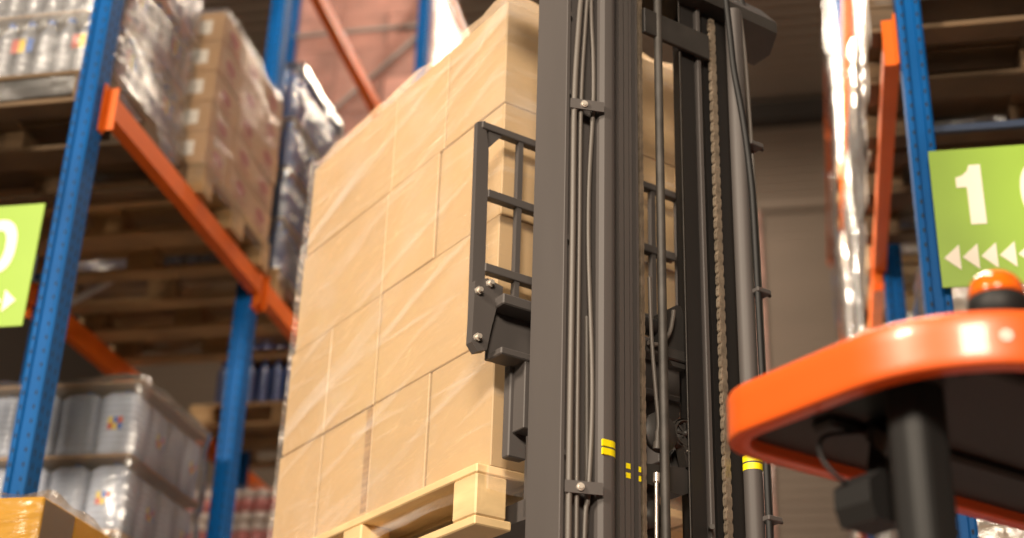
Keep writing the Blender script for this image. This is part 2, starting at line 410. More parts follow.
# crossbars and cap
cb = MB(); tbox(cb, .165, .376, .365, .378, 1.055, 1.128, c=.002); cb.build('crossbar', M['mast_mid'], truck)
cb = MB(); tbox(cb, -.03, .47, .24, .33, -1.9, -1.7, c=.004); cb.build('crossbar', M['mast'], truck)
cap = MB()
o1 = [(-.18,.25),(-.18,.40),(.595,.40),(.648,.315),(.648,.25)]
o2 = [(-.18,.25),(-.18,.365),(.575,.365),(.615,.30),(.615,.25)]
n = len(o1)
lv = [(o1, 1.212), (o1, 1.246), (o2, 1.30)]
vs = [];
for poly, z in lv: vs += [T(u, m_, z) for u, m_ in poly]
fs = [list(range(n)), [2*n+i for i in range(n)][::-1]]
for l in range(2): fs += [(l*n+i, l*n+(i+1) % n, (l+1)*n+(i+1) % n, (l+1)*n+i) for i in range(n)]
cap.add(vs, fs); cp = cap.build('mast_head_cover', M['mast_mid'], truck)
hb = MB(); hb.cyl(T(.50,.366,1.29), T(.50,.374,1.265), .012, 10); hb.build('bolt', M['mast_dark'], cp)
# lift cylinders with yellow marks
arc = [(.045+.022*math.sin(a*PI/16), .378+.022*math.cos(a*PI/16)) for a in range(9)]
fl = channel([(.020,.352),(.020,.388),(.028,.397)] + arc + [(.067,.352)], ZB, ZT); flo = fl.build('mast_flange', M['mast'], truck)
for p in flo.data.polygons: p.use_smooth = abs(p.normal.z) < .5
try: flo.data.set_sharp_from_angle(angle=math.radians(32))
except Exception: pass
for k in range(2):
    y = MB(); ar2 = [(.045+.0226*math.sin(a*PI/16), .378+.0226*math.cos(a*PI/16)) for a in range(8)]
    y.prism([(u-UC, MC-mm) for u, mm in [(.024,.395),(.024,.4006)] + ar2 + [(.055,.378)]], KZ-.072+k*.0185, KZ-.072+k*.0185+.0145); y.build('yellow_mark', M['yellow'], flo)
for u, z, zz in ((.437, -.028, 0),):
    c = MB(); c.cyl(T(u, .405, ZB+.2), T(u, .405, ZT), .0215, 28); lc = c.build('lift_cylinder', M['mast'], truck)
    for k in range(2):
        y = MB(); y.cyl(T(u, .405, z+k*.0185-.0), T(u, .405, z+k*.0185+.0145), .0222, 28); y.build('yellow_mark', M['yellow'], lc)
y = MB()
for k in range(2): tbox(y, .117, .1285, .3581, .3592, -.095+k*.021, -.083+k*.021)
for k in range(2): tbox(y, .1495, .1555, .3601, .3612, -.097+k*.021, -.085+k*.021)
y.build('yellow_mark', M['yellow'], truck)
# piston rod in the middle
c = MB(); c.cyl(T(.212, .372, -2.2), T(.212, .372, ZI), .0105, 16); c.build('piston_rod', M['steel'], truck)
c = MB(); c.cyl(T(.289, .362, -2.2), T(.289, .362, ZI), .0018, 8); c.build('cable', M['steel'], truck)
# roller chains
def roller_chain(u, m, z0, z1, across=True, W=.0070):
    pitch = .0150; k = int((z1-z0)/pitch); s1 = MB()
    for i in range(k):
        z = z0 + i*pitch
        outer = i % 2
        for sgn in ((-1, -.33, .33, 1) if outer else (-.62, 0, .62)):
            off = sgn*W
            for (a, bb, rr) in ((0, pitch, .0060),):
                poly = []
                for q in range(5): poly.append((math.cos(PI+PI*q/4)*rr, math.sin(PI+PI*q/4)*rr))
                for q in range(5): poly.append((math.cos(PI*q/4)*rr, pitch+math.sin(PI*q/4)*rr))
                p0 = T(u, m, z)
                vs = []; n = len(poly); th = .0034
                for d in (-th/2, th/2):
                    for (pa, pz) in poly:
                        if across: vs.append((p0[0]+off+d, p0[1]+pa, p0[2]+pz))
                        else: vs.append((p0[0]+pa, p0[1]+off+d, p0[2]+pz))
                s1.add(vs, [list(range(n))[::-1], list(range(n, 2*n))] + [(q, (q+1) % n, n+(q+1) % n, n+q) for q in range(n)])
        if across: s1.cyl(T(u-W*1.45, m, z), T(u+W*1.45, m, z), .0040, 8)
        else: s1.cyl(T(u, m-W*1.45, z), T(u, m+W*1.45, z), .0040, 8)
    return s1
roller_chain(.392, .368, -.6, 1.20).build('lift_chain', M['chain'], truck)
roller_chain(.168, .352, -.6, 1.60, True, .0035).build('lift_chain', M['chain'], truck)
# hoses on the left channel
hz = [(-.75, 0), (-.4, 0), (-.15, 0), (.1, .0), (.4, .0), (.78, .0), (.95, .0), (1.12, .0), (1.4, .0)]
def hose(uv, m, r, material=None):
    h = MB(); h.tube([T(u, mm, z) for (u, mm, z) in [(q[0], m+(q[2] if len(q) > 2 else 0), q[1]) for q in uv]], r, 10)
    return h.build('hydraulic_hose', material or M['rubber'], truck)
hose([(-.042,-1.2),(-.041,-.3),(-.041,0),(-.040,.4),(-.040,.78),(-.030,1.0),(-.018,1.2),(-.012,1.6)], .372, .0068)
hose([(-.022,-1.2),(-.023,-.25),(-.024,0),(-.024,.4),(-.023,.78),(-.012,1.02),(-.003,1.2),(.002,1.6)], .374, .0052)
hose([(-.010,-1.2),(-.004,-.30),(.006,-.16),(.014,0),(.013,.15),(.002,.40),(.002,.58),(.012,.78),(.011,.92),(.004,1.05),(.002,1.3),(.0,1.6)], .374, .0056)
hose([(.003,-1.2),(.006,-.35),(.014,-.2),(.012,.1),(.010,.25)], .358, .005)
# hose clamps on the left (a strap bridging the side plate and the cylinder)
for dz in (.768, -.150):
    cl = MB()
    p0 = Vector(T(-.053, .374, dz)); p1 = Vector(T(.022, .403, dz))
    cl.obox(p0, p1, .004, .026, (0, 0, 1)); o = cl.build('hose_clamp', M['mast'], truck)
    d = (p1-p0).normalized(); nrm = Vector((d.y, -d.x, 0)).normalized()
    if nrm.y > 0: nrm = -nrm
    c0 = (p0+p1)/2 - d*.008
    bo = MB(); bo.cyl(c0, c0+nrm*.006, .0085, 14); bo.cyl(c0+nrm*.006, c0+nrm*.009, .006, 6); bo.build('bolt', M['chrome'], o)
cl = MB(); cl.obox(T(-.048, .374, -.262), T(.012, .39, -.262), .003, .006); cl.build('cable_tie', M['rubber'], truck)
# hose on the right with its clamps
hose([(.385,1.22),(.395,1.10),(.403,1.0),(.424,.88),(.440,.74),(.447,.6),(.449,.2),(.449,-.2),(.449,-.6),(.449,-1.2)], .436, .0082, M['black'])
hose([(.452,1.20),(.462,1.08),(.468,.9),(.474,.6),(.476,.3),(.476,-.2),(.476,-1.2)], .415, .005)
for dz in (.402, -.146, .80):
    cl = MB(); tbox(cl, .44, .482, .41, .446, dz, dz+.012, c=.002); o = cl.build('hose_clamp', M['mast'], truck)
    bo = MB(); bo.cyl(T(.482, .43, dz+.006), T(.493, .43, dz+.006), .0045, 8); bo.build('bolt', M['steel'], o)
# load backrest
BM = .05
bk = MB()
vs = [T(-.122,BM-.02,.30)]
poly = [(-.103,.29),(-.070,.29),(-.070,.42),(-.074,.78),(-.088,.862),(-.110,.852)]
bk.prism([(u-UC, KZ+z) for u, z in poly], MC-BM-.008, MC-BM+.008, axis='y')
tbox(bk, -.098, .56, BM-.012, BM+.012, .838, .858, c=.002)
bk.add([T(-.076,BM-.006,.84),T(-.034,BM-.006,.84),T(-.074,BM-.006,.79),T(-.076,BM+.006,.84),T(-.034,BM+.006,.84),T(-.074,BM+.006,.79)],
       [(0,1,2),(3,5,4),(0,3,4,1),(1,4,5,2),(2,5,3,0)])
tbox(bk, .525, .56, BM-.008, BM+.008, .29, .858, c=.002)
bko = bk.build('load_backrest', M['mast'], truck)
for dz in (.662, .462):
    q = MB(); tbox(q, -.072, .516, BM-.012, BM+.012, dz-.011, dz+.011, c=.0015); q.build('backrest_bar', M['mast'], bko)
for u in (.021, .127, .233, .339, .445):
    q = MB(); tbox(q, u-.007, u+.007, BM-.008, BM+.008, .385, .840); q.build('backrest_upright', M['mast'], bko)
# fork carriage
ca = MB()
tbox(ca, -.062, .51, .058, .13, .345, .372, c=.003)          # top rail
tbox(ca, -.062, .51, .058, .075, .225, .345)                 # plate
tbox(ca, -.060, .51, .07, .125, .222, .24, c=.003)           # lower lip
cao = ca.build('fork_carriage', M['mast'], truck)
br = MB()
poly = [(-.121,.245),(-.105,.225),(-.080,.235),(-.070,.29),(-.058,.345),(-.042,.375),(-.042,.405),(-.085,.415),(-.119,.40)]
br.prism([(u-UC, KZ+z) for u, z in poly], MC-BM-.045, MC-BM-.02, axis='y')
bro = br.build('carriage_bracket', M['mast'], cao)
for u, z in ((-.110,.375),(-.080,.402),(-.108,.258)):
    bo = MB(); bo.cyl(T(u, BM+.044, z), T(u, BM+.052, z), .010, 6); bo.cyl(T(u, BM+.052, z), T(u, BM+.060, z), .006, 8)
    bo.build('bolt', M['chrome'], bro)
for u in (.03, .42):
    sh = MB(); tbox(sh, u-.028, u+.022, .044, .072, .004, .25, c=.003)
    tbox(sh, u-.020, u+.05, .074, .12, .06, .225, c=.002)
    sh.build('shank_housing', M['mast'], cao)
for u in (.085, .36):
    fk = MB()
    tbox(fk, u, u+.10, .012, .052, -.118, .30, c=.004)
    a0 = T(u, .052, -.118); 
    vs = []
    for (f, zt, zb) in ((-.052, -.068, -.118), (.30, -.072, -.112), (1.10, -.090, -.104)):
        for uu in (u, u+.10):
            vs += [T(uu, -f, zb), T(uu, -f, zt)]
    fk.add(vs, [(0,1,3,2),(8,10,11,9)] + [q for i in range(2) for q in ((4*i,4*i+4,4*i+5,4*i+1),(4*i+2,4*i+3,4*i+7,4*i+6),(4*i+1,4*i+5,4*i+7,4*i+3),(4*i,4*i+2,4*i+6,4*i+4))])
    fk.build('fork', M['mast'], truck)
# carriage drive parts seen between the channels
dv = MB()
tbox(dv, .166, .330, .285, .325, .228, .256, c=.003)
dv.build('carriage_crossbar', M['mast_mid'], truck)
pl = MB(); poly = [(.245,.262),(.245,.335),(.300,.372),(.312,.372),(.322,.352),(.322,.215),(.285,.215)]
pl.prism([(u-UC, KZ+z) for u, z in poly], MC-.318, MC-.300, axis='y'); plo = pl.build('carriage_plate', M['mast_mid'], truck)
hose([(.20,.245),(.235,.25),(.262,.285),(.272,.32),(.276,.345)], .335, .0052, M['rubber'])
mo = MB(); mo.cyl(T(.168,.30,.305), T(.250,.30,.305), .021, 20); mo.cyl(T(.158,.30,.305), T(.168,.30,.305), .026, 20); mo.build('side_shift_cylinder', M['mast_dark'], truck)
# spoked pulley
pu = MB(); cx, cy, cz = T(.297, .335, .048)
pu.lathe([(.0285,-.012),(.0300,-.012),(.0300,-.004),(.0325,-.003),(.0345,-.008),(.0345,.012),(.030,.014),(.0245,.006),(.0245,-.004)], (cx, cy, cz), 36, axis='y', smooth=False, closed=True)
puo = pu.build('pulley', M['steel'], truck)
sk = MB(); sk.lathe([(.006,-.014),(.006,.012)], (cx, cy, cz), 12, axis='y')
for k in range(8):
    a = k*PI/4; sk.obox((cx+.005*math.cos(a), cy-.003, cz+.005*math.sin(a)), (cx+.027*math.cos(a), cy-.003, cz+.027*math.sin(a)), .005, .006, (0,1,0))
sk.build('spokes', M['mast_mid'], puo)
pb = MB(); pb.lathe([(.027,-.002),(.027,.016)], (cx, cy, cz), 24, axis='y'); pb.build('pulley_disc', M['mast_dark'], puo)
pu = MB(); pu.lathe([(.040,-.012),(.043,-.010),(.043,.010),(.040,.012)], T(.327,.29,-.012), 32, axis='y'); pu.build('pulley', M['mast_mid'], truck)
pu = MB(); pu.lathe([(.044,-.006),(.046,-.002),(.046,.008)], T(.228,.338,.036), 32, axis='y'); pu.build('motor_flange', M['mast_mid'], truck)
vb = MB(); vb.obox(T(.292,.33,.035), T(.308,.33,-.028), .016, .026, (0,1,0)); vb.obox(T(.29,.338,.02), T(.304,.338,-.002), .01, .016, (0,1,0)); vbo = vb.build('valve', M['mast_mid'], truck)
for k in range(2):
    q = MB(); q.cyl(T(.298+k*.006,.345,.006-k*.001), T(.298+k*.006,.349,.006-k*.001), .0018, 8); q.build('screw', M['chrome'], vbo)
sh = MB(); poly = [(.166,-.045),(.30,-.03),(.332,-.05),(.332,-.075),(.29,-.095),(.166,-.085)]
sh.prism([(u-UC, KZ+z) for u, z in poly], MC-.335, MC-.29, axis='y'); sh.build('lower_bracket', M['mast_mid'], truck)
hose([(.192,.40),(.196,.25),(.206,.12),(.212,.055),(.210,.03)], .352, .0048)
mo = MB(); mo.cyl(T(.209,.352,.03), T(.208,.352,.005), .006, 12); mo.cyl(T(.208,.352,.005), T(.206,.352,-.012), .009, 12); mo.build('hose_fitting', M['rubber'], truck)
mo = MB(); mo.cyl(T(.196,.362,-.09), T(.190,.362,-.5), .0042, 10); mo.cyl(T(.197,.362,-.07), T(.196,.362,-.09), .0075, 10); mo.build('steel_pipe', M['chrome'], truck)
mo = MB(); mo.lathe([(.030,-.03),(.030,.03),(.022,.04)], T(.215,.30,-.15), 24, axis='y'); mo.build('motor', M['mast_mid'], truck)
mo = MB(); tbox(mo, .166,.25,.27,.30,-.30,-.10); mo.build('motor_mount', M['mast_dark'], truck)
q = MB(); q.cyl(T(.345,.362,-.165), T(.33,.385,-.168), .006, 8); q.build('bolt', M['steel'], truck)

# overhead guard: an orange rim around a recessed black panel
def rrect(u0, u1, m0, m1, rads, seg=10):
    """rounded outline; corner radii at (u0,m0),(u1,m0),(u1,m1),(u0,m1)"""
    out = []
    for (cu, cm, r, a0) in ((u0+rads[0], m0+rads[0], rads[0], PI), (u1-rads[1], m0+rads[1], rads[1], 1.5*PI), (u1-rads[2], m1-rads[2], rads[2], 0), (u0+rads[3], m1-rads[3], rads[3], .5*PI)):
        for k in range(seg+1):
            a = a0 + .5*PI*k/seg; out.append((cu+r*math.cos(a), cm+r*math.sin(a)))
    return out
def ring_sweep(mb, prof, u0, u1, m0, m1, rads, seg=12):
    """prof = list of (inset, dz) forming a closed section"""
    loops = []
    for ins, dz in prof:
        loops.append([T(u, m, dz) for u, m in rrect(u0+ins, u1-ins, m0+ins, m1-ins, [max(.004, r-ins) for r in rads], seg)])
    n = len(loops[0]); k = len(loops); vs = [p for l in loops for p in l]; fs = []
    for i in range(k):
        j = (i+1) % k
        fs += [(i*n+q, i*n+(q+1) % n, j*n+(q+1) % n, j*n+q) for q in range(n)]
    return mb.add(vs, fs, 0, True)
GU0, GU1, GM0, GM1 = -.285, .72, 1.07, 1.64
GR = [.10, .10, .2, .25]
rim = MB(); ring_sweep(rim, [(.001,-.300),(0,-.297),(0,-.285),(0,-.25),(0,-.232),(.002,-.226),(.008,-.2215),(.018,-.218),(.04,-.214),(.05,-.214),(.05,-.24),(.034,-.281),(.0335,-.297),(.032,-.3015),(.03,-.302),(.006,-.302)], GU0, GU1, GM0, GM1, GR)
gd = rim.build('overhead_guard', M['truck_orange'], truck)
pn = MB(); ol_ = rrect(GU0+.033, GU1-.033, GM0+.033, GM1-.033, [r-.033 for r in GR], 12); n = len(ol_)
vs = [T(u, m, -.283) for u, m in ol_] + [T(u, m, -.216) for u, m in ol_]
pn.add(vs, [list(range(n)), list(range(n, 2*n))[::-1]] + [(i, (i+1) % n, n+(i+1) % n, n+i) for i in range(n)])
pno = pn.build('roof_panel', M['black_panel'], gd)
rb = MB()
for m in (1.22, 1.5): tbox(rb, -.2, .66, m, m+.045, -.300, -.2825, c=.006)
rb.build('roof_rib', M['black_panel'], pno)
st = MB(); st.lathe([(.0085,0),(.0085,.0018),(.006,.0022)], (0,0,0), 20, axis='x')
pt = rrect(GU0, GU1, GM0, GM1, GR, 12)
EMB = .43
def sticker():
    # the small round emblem on the rim's rear left curve
    a = PI/2 + PI/2*EMB
    cu, cm, r = GU0+GR[3], GM1-GR[3], GR[3]
    u, m = cu + r*math.cos(a), cm + r*math.sin(a)
    p = Vector(T(u, m, -.262)); nrm = Vector((math.cos(a), -math.sin(a), 0))
    d = MB(); d.cyl(p-nrm*.001, p+nrm*.0012, .0082, 20); o = d.build('emblem', M['paper'], gd)
    d = MB(); d.cyl(p+nrm*.0012, p+nrm*.0018, .0045, 3); d.build('emblem_mark', M['truck_orange'], o)
sticker()
ps = MB(); ps.prism([(u-UC, MC-m) for u, m in rrect(-.215, -.135, 1.372, 1.440, [.026]*4, 6)], .35, KZ-.283); ps.build('guard_post', M['black'], truck)
ps = MB(); ps.prism([(u-UC, MC-m) for u, m in rrect(.56, .65, 1.50, 1.58, [.03]*4, 6)], .35, KZ-.283); ps.build('guard_post', M['black'], truck)
ps = MB(); ps.obox(T(-.17,1.38,-.36), T(-.075,1.245,-.272), .055, .03); ps.build('guard_brace', M['black'], truck)
# work lamp on the guard
wl = MB(); p0 = Vector(T(-.165,1.30,-.415))
tr_ = [( -.045,-.02),(-.035,-.045),(.03,-.045),(.05,-.02),(.05,.03),(-.02,.03),(-.045,.01)]
wl.prism([(a+T(-.165,0,0)[0], bz+T(0,0,-.415)[2]) for a, bz in tr_], MC-1.34, MC-1.27, axis='y'); wlo = wl.build('work_lamp', M['black'], truck)
wl = MB(); wl.obox(T(-.15,1.30,-.39), T(-.11,1.29,-.262), .03, .015); wl.build('lamp_bracket', M['black'], wlo)
wl = MB(); wl.tube([T(-.14,1.27,-.30), T(-.20,1.25,-.315), T(-.232,1.27,-.355), T(-.225,1.29,-.39), T(-.20,1.30,-.405)], .0035, 8); wl.build('lamp_cable', M['black'], wlo)
# beacon
bc = MB(); c0 = T(-.098, 1.507, -.203)
bc.lathe([(.042,0),(.043,.034),(.041,.046),(.036,.049)], c0, 28); bco = bc.build('beacon_base', M['black'], gd)
bd = MB(); prof = []
for k in range(9):
    a = PI/2*k/8; prof.append((max(.001, .0385*math.cos(a)**.75), .055+.034*math.sin(a)))
prof = [(.040,.049),(.0395,.055)] + prof[1:]
bd.lathe(prof, c0, 32); bd.build('beacon_lens', M['lens'], bco)
bs = MB()
for k in range(12):
    a = k*PI/6; bs.obox((c0[0]+.0398*math.cos(a), c0[1]+.0398*math.sin(a), c0[2]+.050), (c0[0]+.0345*math.cos(a), c0[1]+.0345*math.sin(a), c0[2]+.072), .003, .002)
bs.build('lens_rib', M['lens'], bco)
# chassis down on the floor
ch = MB(); tbox(ch, -.35, .80, .55, 1.75, .12-KZ, .62-KZ, c=.06); tbox(ch, -.35, .80, 1.5, 1.75, .6-KZ, 1.15-KZ, c=.04)
ch.build('chassis', M['truck_orange'], truck)
for u in (-.3, .62):
    lg = MB(); tbox(lg, u, u+.13, -.75, .6, .09-KZ, .30-KZ, c=.02); lg.build('support_leg', M['mast'], truck)
    wh = MB(); wh.cyl(T(u+.02,-.62,.09-KZ), T(u+.11,-.62,.09-KZ), .089, 20); wh.build('wheel', M['black'], truck)
wh = MB(); wh.cyl(T(.1,1.5,.17-KZ), T(.34,1.5,.17-KZ), .169, 24); wh.build('wheel', M['black'], truck)
pt_ = MB(); tbox(pt_, -.06, .50, .21, .42, .10-KZ, ZB+.2, c=.01); pt_.build('mast_foot', M['mast'], truck)

# ------------------------------------------------------------------ pallet racks
LEV = (2.55, 4.465, 6.38, 8.30)
def make_post(parent, xf, sgn, y, holes=True, h=9.3):
    """upright post; xf = aisle face, sgn = direction into the rack"""
    p = MB(); d = .078; w = .088
    P = [(0,0),(.012,-.006),(.020,-.006),(.024,.004),(.052,.004),(.056,-.006),(.070,-.006),(.078,0),(.078,.012),(.070,.03),(.070,w-.03),(.078,w-.012),(.078,w),(0,w)]
    p.prism([(xf+sgn*a, y+bb) for a, bb in P], .012, h)
    if holes:
        z = .15
        while z < h-.1:
            for a in (.016, .063):
                c = xf+sgn*a
                p.add([(c-.0035, y-.0066, z-.007), (c+.0035, y-.0066, z-.007), (c+.0035, y-.0066, z+.007), (c-.0035, y-.0066, z+.007)], [(0,1,2,3)], 1)
            c = xf-sgn*.0006
            for yy in (y+.025, y+.063):
                p.add([(c, yy-.004, z-.012), (c, yy+.004, z-.012), (c, yy+.004, z+.012), (c, yy-.004, z+.012)], [(0,1,2,3)], 1)
            z += .05
    p.box(xf-sgn*.03, xf+sgn*.11, y-.02, y+w+.02, 0, .0119)
    return p.build('upright_post', [M['blue'], M['hole']], parent, fix=True)
def make_rack(root, xf, sgn, ys, depth, levels, braces):
    xr = xf + sgn*depth
    for i, y in enumerate(ys):
        make_post(root, xf, sgn, y, i < 3); make_post(root, xr+sgn*.0, -sgn, y, i < 1)
        for (za, zb) in braces[i]:
            q = MB(); q.obox((xf+sgn*.05, y+.06, za), (xr-sgn*.05, y+.06, zb), .02, .024); q.build('frame_brace', M['galv'] if i else M['blue_shaded'], root)
    for i in range(len(ys)-1):
        y0, y1 = ys[i]+.088, ys[i+1]
        for z in levels:
            for (x, s2, back) in ((xf, -sgn, False), (xr, sgn, True)):
                q = MB(); w = .045
                prof = [(x-s2*.008, z-.052), (x+s2*w, z-.052), (x+s2*w, z+.030), (x+s2*(w-.014), z+.036), (x+s2*(w-.014), z+.055), (x-s2*.008, z+.055)]
                q.prism(prof, y0+.003, y1-.003, axis='y'); bo = q.build('beam', M['orange'], root)
                for yy in (ys[i]+.05, ys[i+1]-.0):
                    c = MB(); c.box(x+s2*.002, x+s2*.010, yy, yy+.036, z-.115, z+.085); c.box(x+s2*.002, x+s2*(w+.002), yy+(.030 if yy < y0 else 0), yy+(.036 if yy < y0 else .006), z-.10, z+.08)
                    co = c.build('beam_connector', M['orange'], bo)
LX, LY = -2.487, (4.18, 5.83, 8.42, 11.0, 13.6)
RXF, RY = .380, (4.18, 5.98, 8.58, 11.18, 13.78)
rackL = empty('pallet_rack', (LX-.5, 8.5, 0))
tag(rackL, 'blue and orange pallet rack left of the aisle, behind the lifted box stack', 'rack', 'pallet racks along the aisle')
rackR = empty('pallet_rack', (RXF+.5, 8.5, 0))
tag(rackR, 'blue and orange pallet rack right of the aisle, carrying the green sign with number 10', 'rack', 'pallet racks along the aisle')
def reparent(root):
    for o in root.children: o.matrix_parent_inverse = Matrix.Translation(-Vector(root.location))
NB = []
make_rack(rackL, LX, -1, LY, 1.10, LEV, [[(3.76, 3.76), (1.1, 2.2)], [(4.95, 4.40), (1.1, 2.2), (2.3, 3.3)], [(7.78, 7.78), (7.72, 6.75), (5.2, 5.9)], [(5.0, 5.0)], [(5, 5)]])
make_rack(rackR, RXF, 1, RY, 1.10, LEV, [[(4.09, 4.09), (1.1, 2.2)], [(5.9, 5.0), (1.1, 2.2)], [(5.9, 5.0), (3.5, 4.2), (6, 6.9)], [(5.9, 5.0)], [(5, 5)]])
for r in (rackL, rackR): reparent(r)

# ------------------------------------------------------------------ aisle signs
def digit_one(m, x, z, s, y0, y1):
    P = [(.30,0),(.66,0),(.66,1.0),(.40,1.0),(.34,.90),(.22,.83),(.06,.80),(.06,.63),(.30,.63)]
    m.prism([(x+a*s*.62, z+bb*s) for a, bb in P], y0, y1, axis='y')
def digit_zero(m, x, z, s, y0, y1):
    n = 40; ow, ih = .36, .5; vs = []; fs = []
    for (rx, rz) in ((.37, .515), (.155, .31)):
        for y in (y0, y1):
            for k in range(n):
                a = 2*PI*k/n; cx_ = abs(math.cos(a))**.85*math.copysign(1, math.cos(a)); sx_ = abs(math.sin(a))**.85*math.copysign(1, math.sin(a))
                vs.append((x+(.37+rx*cx_)*s*.92, y, z+(.5+rz*sx_)*s))
    for k in range(n):
        q = (k+1) % n
        fs += [(k, q, 2*n+q, 2*n+k), (n+k, 3*n+k, 3*n+q, n+q), (k, n+k, n+q, q), (2*n+k, 2*n+q, 3*n+q, 3*n+k)]
    m.add(vs, fs)
def make_sign(x0, x1, z0, z1, y, d, label):
    r = empty('aisle_sign', ((x0+x1)/2, y, z0))
    w = x1-x0; h = z1-z0; X = lambda a: a - w/2
    MB().box(-w/2, w/2, 0, .006, 0, h, c=.001).build('board', M['sign'], r)
    m = MB(); digit_one(m, X(.065), h*.435, .205, -.0025, .0005); m.build('digit', M['sign_white'], r)
    m = MB(); digit_zero(m, X(.258), h*.435, .205, -.0025, .0005); m.build('digit', M['sign_white'], r)
    for k in range(7):
        xc = X((.014 if d < 0 else .069) + k*.0535)
        a = MB(); P = [(xc, h*.205), (xc+.046, h*.295), (xc+.046, h*.115)] if d < 0 else [(xc+.046, h*.205), (xc, h*.295), (xc, h*.115)]
        a.prism(P, -.0025, .0005, axis='y'); a.build('arrow', M['sign_white'], r)
    for sx in (X(.03), X(w-.03)):
        c = MB(); c.box(sx-.02, sx+.02, .006, .035, h*.4, h*.6); c.build('bracket', M['galv'], r)
    return tag(r, label, 'sign', 'aisle number signs')
make_sign(.428, .905, 3.485, 3.955, 4.135, -1, 'green aisle sign with number 10 and cream arrows pointing left, on the right rack')
make_sign(-3.055, -2.578, 3.53, 4.0, 4.135, 1, 'green aisle sign cut off at the photo edge, arrows pointing right, on the left rack')

# ------------------------------------------------------------------ drink packs
def make_pack(bmat, nx=3, ny=4, d=.085, h=.285, capm=None, label=True, inner=False):
    """bottles in a tray, corner at the origin, nx along x and ny along y"""
    r = empty('drink_pack')
    R = d/2-.001
    prof = [(R*.8,.004),(R,.012)]
    for k in range(5):
        z = .03+k*h*.115; prof += [(R,z),(R*.90,z+h*.028),(R*.90,z+h*.05),(R,z+h*.078)]
    z = .03+5*h*.115
    prof += [(R,z+.002),(R*.97,z+h*.05),(R*.62,h*.84),(R*.36,h*.91),(R*.34,h*.925)]
    m = MB(); m.lathe(prof, (0, 0, .004), 12, 0); m.lathe([(R*.40,h*.915),(R*.40,h*.985)], (0, 0, .004), 8, 1, smooth=False)
    first = None
    for i in range(nx):
        for j in range(ny):
            if 0 < i < nx-1 and 0 < j < ny-1 and not inner: continue
            if first is None: o = first = m.build('bottle', [bmat, capm or M['cap']], r)
            else: o = first.copy(); COL.objects.link(o); o.parent = r
            o.location = (d*(i+.5), d*(j+.5), 0)
    MB().box(0, nx*d, 0, ny*d, 0, .004).build('tray', M['card_brown'], r)
    if label:
        for f in (0, 1):
            l = MB()
            for k in range(3):
                if f: l.box(nx*d-.001, nx*d+.0012, ny*d*.5-.045+k*.03, ny*d*.5-.015+k*.03, h*.42, h*.64, k)
                else: l.box(nx*d*.5-.045+k*.03, nx*d*.5-.015+k*.03, -.0012, .001, h*.42, h*.64, k)
            l.build('pack_label', [M['lab_r'], M['lab_y'], M['lab_b']], r)
    return r
def make_jugs(bmat, nx=2, ny=2, d=.165, h=.285):
    """large ribbed water jugs with rounded square bodies"""
    r = empty('drink_pack'); R = d/2-.002; n = 24
    prof = [(.90,.004),(1,.014)]
    for k in range(8):
        z = .022+k*.0255; prof += [(1,z),(1,z+.009),(.955,z+.014),(.955,z+.020)]
    prof += [(1,.228),(.98,.238),(.72,.262),(.30,.272),(.24,.276)]
    m = MB(); vs = []; fs = []
    for (sc, z) in prof:
        for k in range(n):
            a = 2*PI*k/n; cx_, sx_ = math.cos(a), math.sin(a); e = .36
            vs.append((math.copysign(abs(cx_)**e, cx_)*R*sc, math.copysign(abs(sx_)**e, sx_)*R*sc, .004+z))
    for t in range(len(prof)-1):
        fs += [(t*n+k, t*n+(k+1) % n, (t+1)*n+(k+1) % n, (t+1)*n+k) for k in range(n)]
    fs.append([(len(prof)-1)*n+k for k in range(n)]); m.add(vs, fs, 0, True)
    m.lathe([(.019,.276),(.019,.290)], (0, 0, 0), 10, 1, smooth=False)
    first = None
    for i in range(nx):
        for j in range(ny):
            if first is None: o = first = m.build('water_jug', [bmat, M['cap']], r)
            else: o = first.copy(); COL.objects.link(o); o.parent = r
            o.location = (d*(i+.5), d*(j+.5), 0)
    for f in (0, 1):
        l = MB()
        for k in range(3):
            for zz in (0, 1):
                if f: l.box(nx*d-.003, nx*d-.0005, d*1.5-.03+k*.02, d*1.5-.010+k*.02, .105+zz*.025, .13+zz*.025, (k+zz) % 3)
                else: l.box(d*1.5-.03+k*.02, d*1.5-.010+k*.02, .0005, .003, .105+zz*.025, .13+zz*.025, (k+zz) % 3)
        l.build('pack_label', [M['lab_r'], M['lab_y'], M['lab_b']], r)
    MB().box(0, nx*d, 0, ny*d, 0, .004).build('tray', M['card_brown'], r)
    return r
def ordinal(k): return ('first', 'second', 'third', 'fourth', 'fifth', 'sixth', 'seventh', 'eighth')[k]
def layer(k, n):
    if k == n-1: return 'top'
    if k == 0: return 'bottom'
    return ordinal(k)+'-lowest' if n > 3 else 'middle'
def stack_packs(proto, x1, y0, z0, tiers, th, nxp, nyp, px, py, what, group, deep=1, cardpad=True):
    """packs visible on the end face (first row in y) and the aisle face (first column in x); x1 = aisle side"""
    first = True; group0 = group
    for t in range(tiers):
        for i in range(nxp):
            for j in range(nyp):
                if i > 0 and j > 0: continue
                pos = (x1-(i+1)*px + random.uniform(-.003, .003), y0+j*py + random.uniform(-.003, .003), z0+t*th)
                if first: o = proto; o.location = pos; first = False
                else: o = copy_tree(proto, pos)
                if i == 0 and j == 0: wh = 'near aisle corner'
                elif i == 0: wh = ordinal(j)+' along aisle side'
                else: wh = ordinal(i)+' back on near end'
                tag(o, '%s, %s layer, %s' % (what, layer(t, tiers), wh), 'drink pack', group)

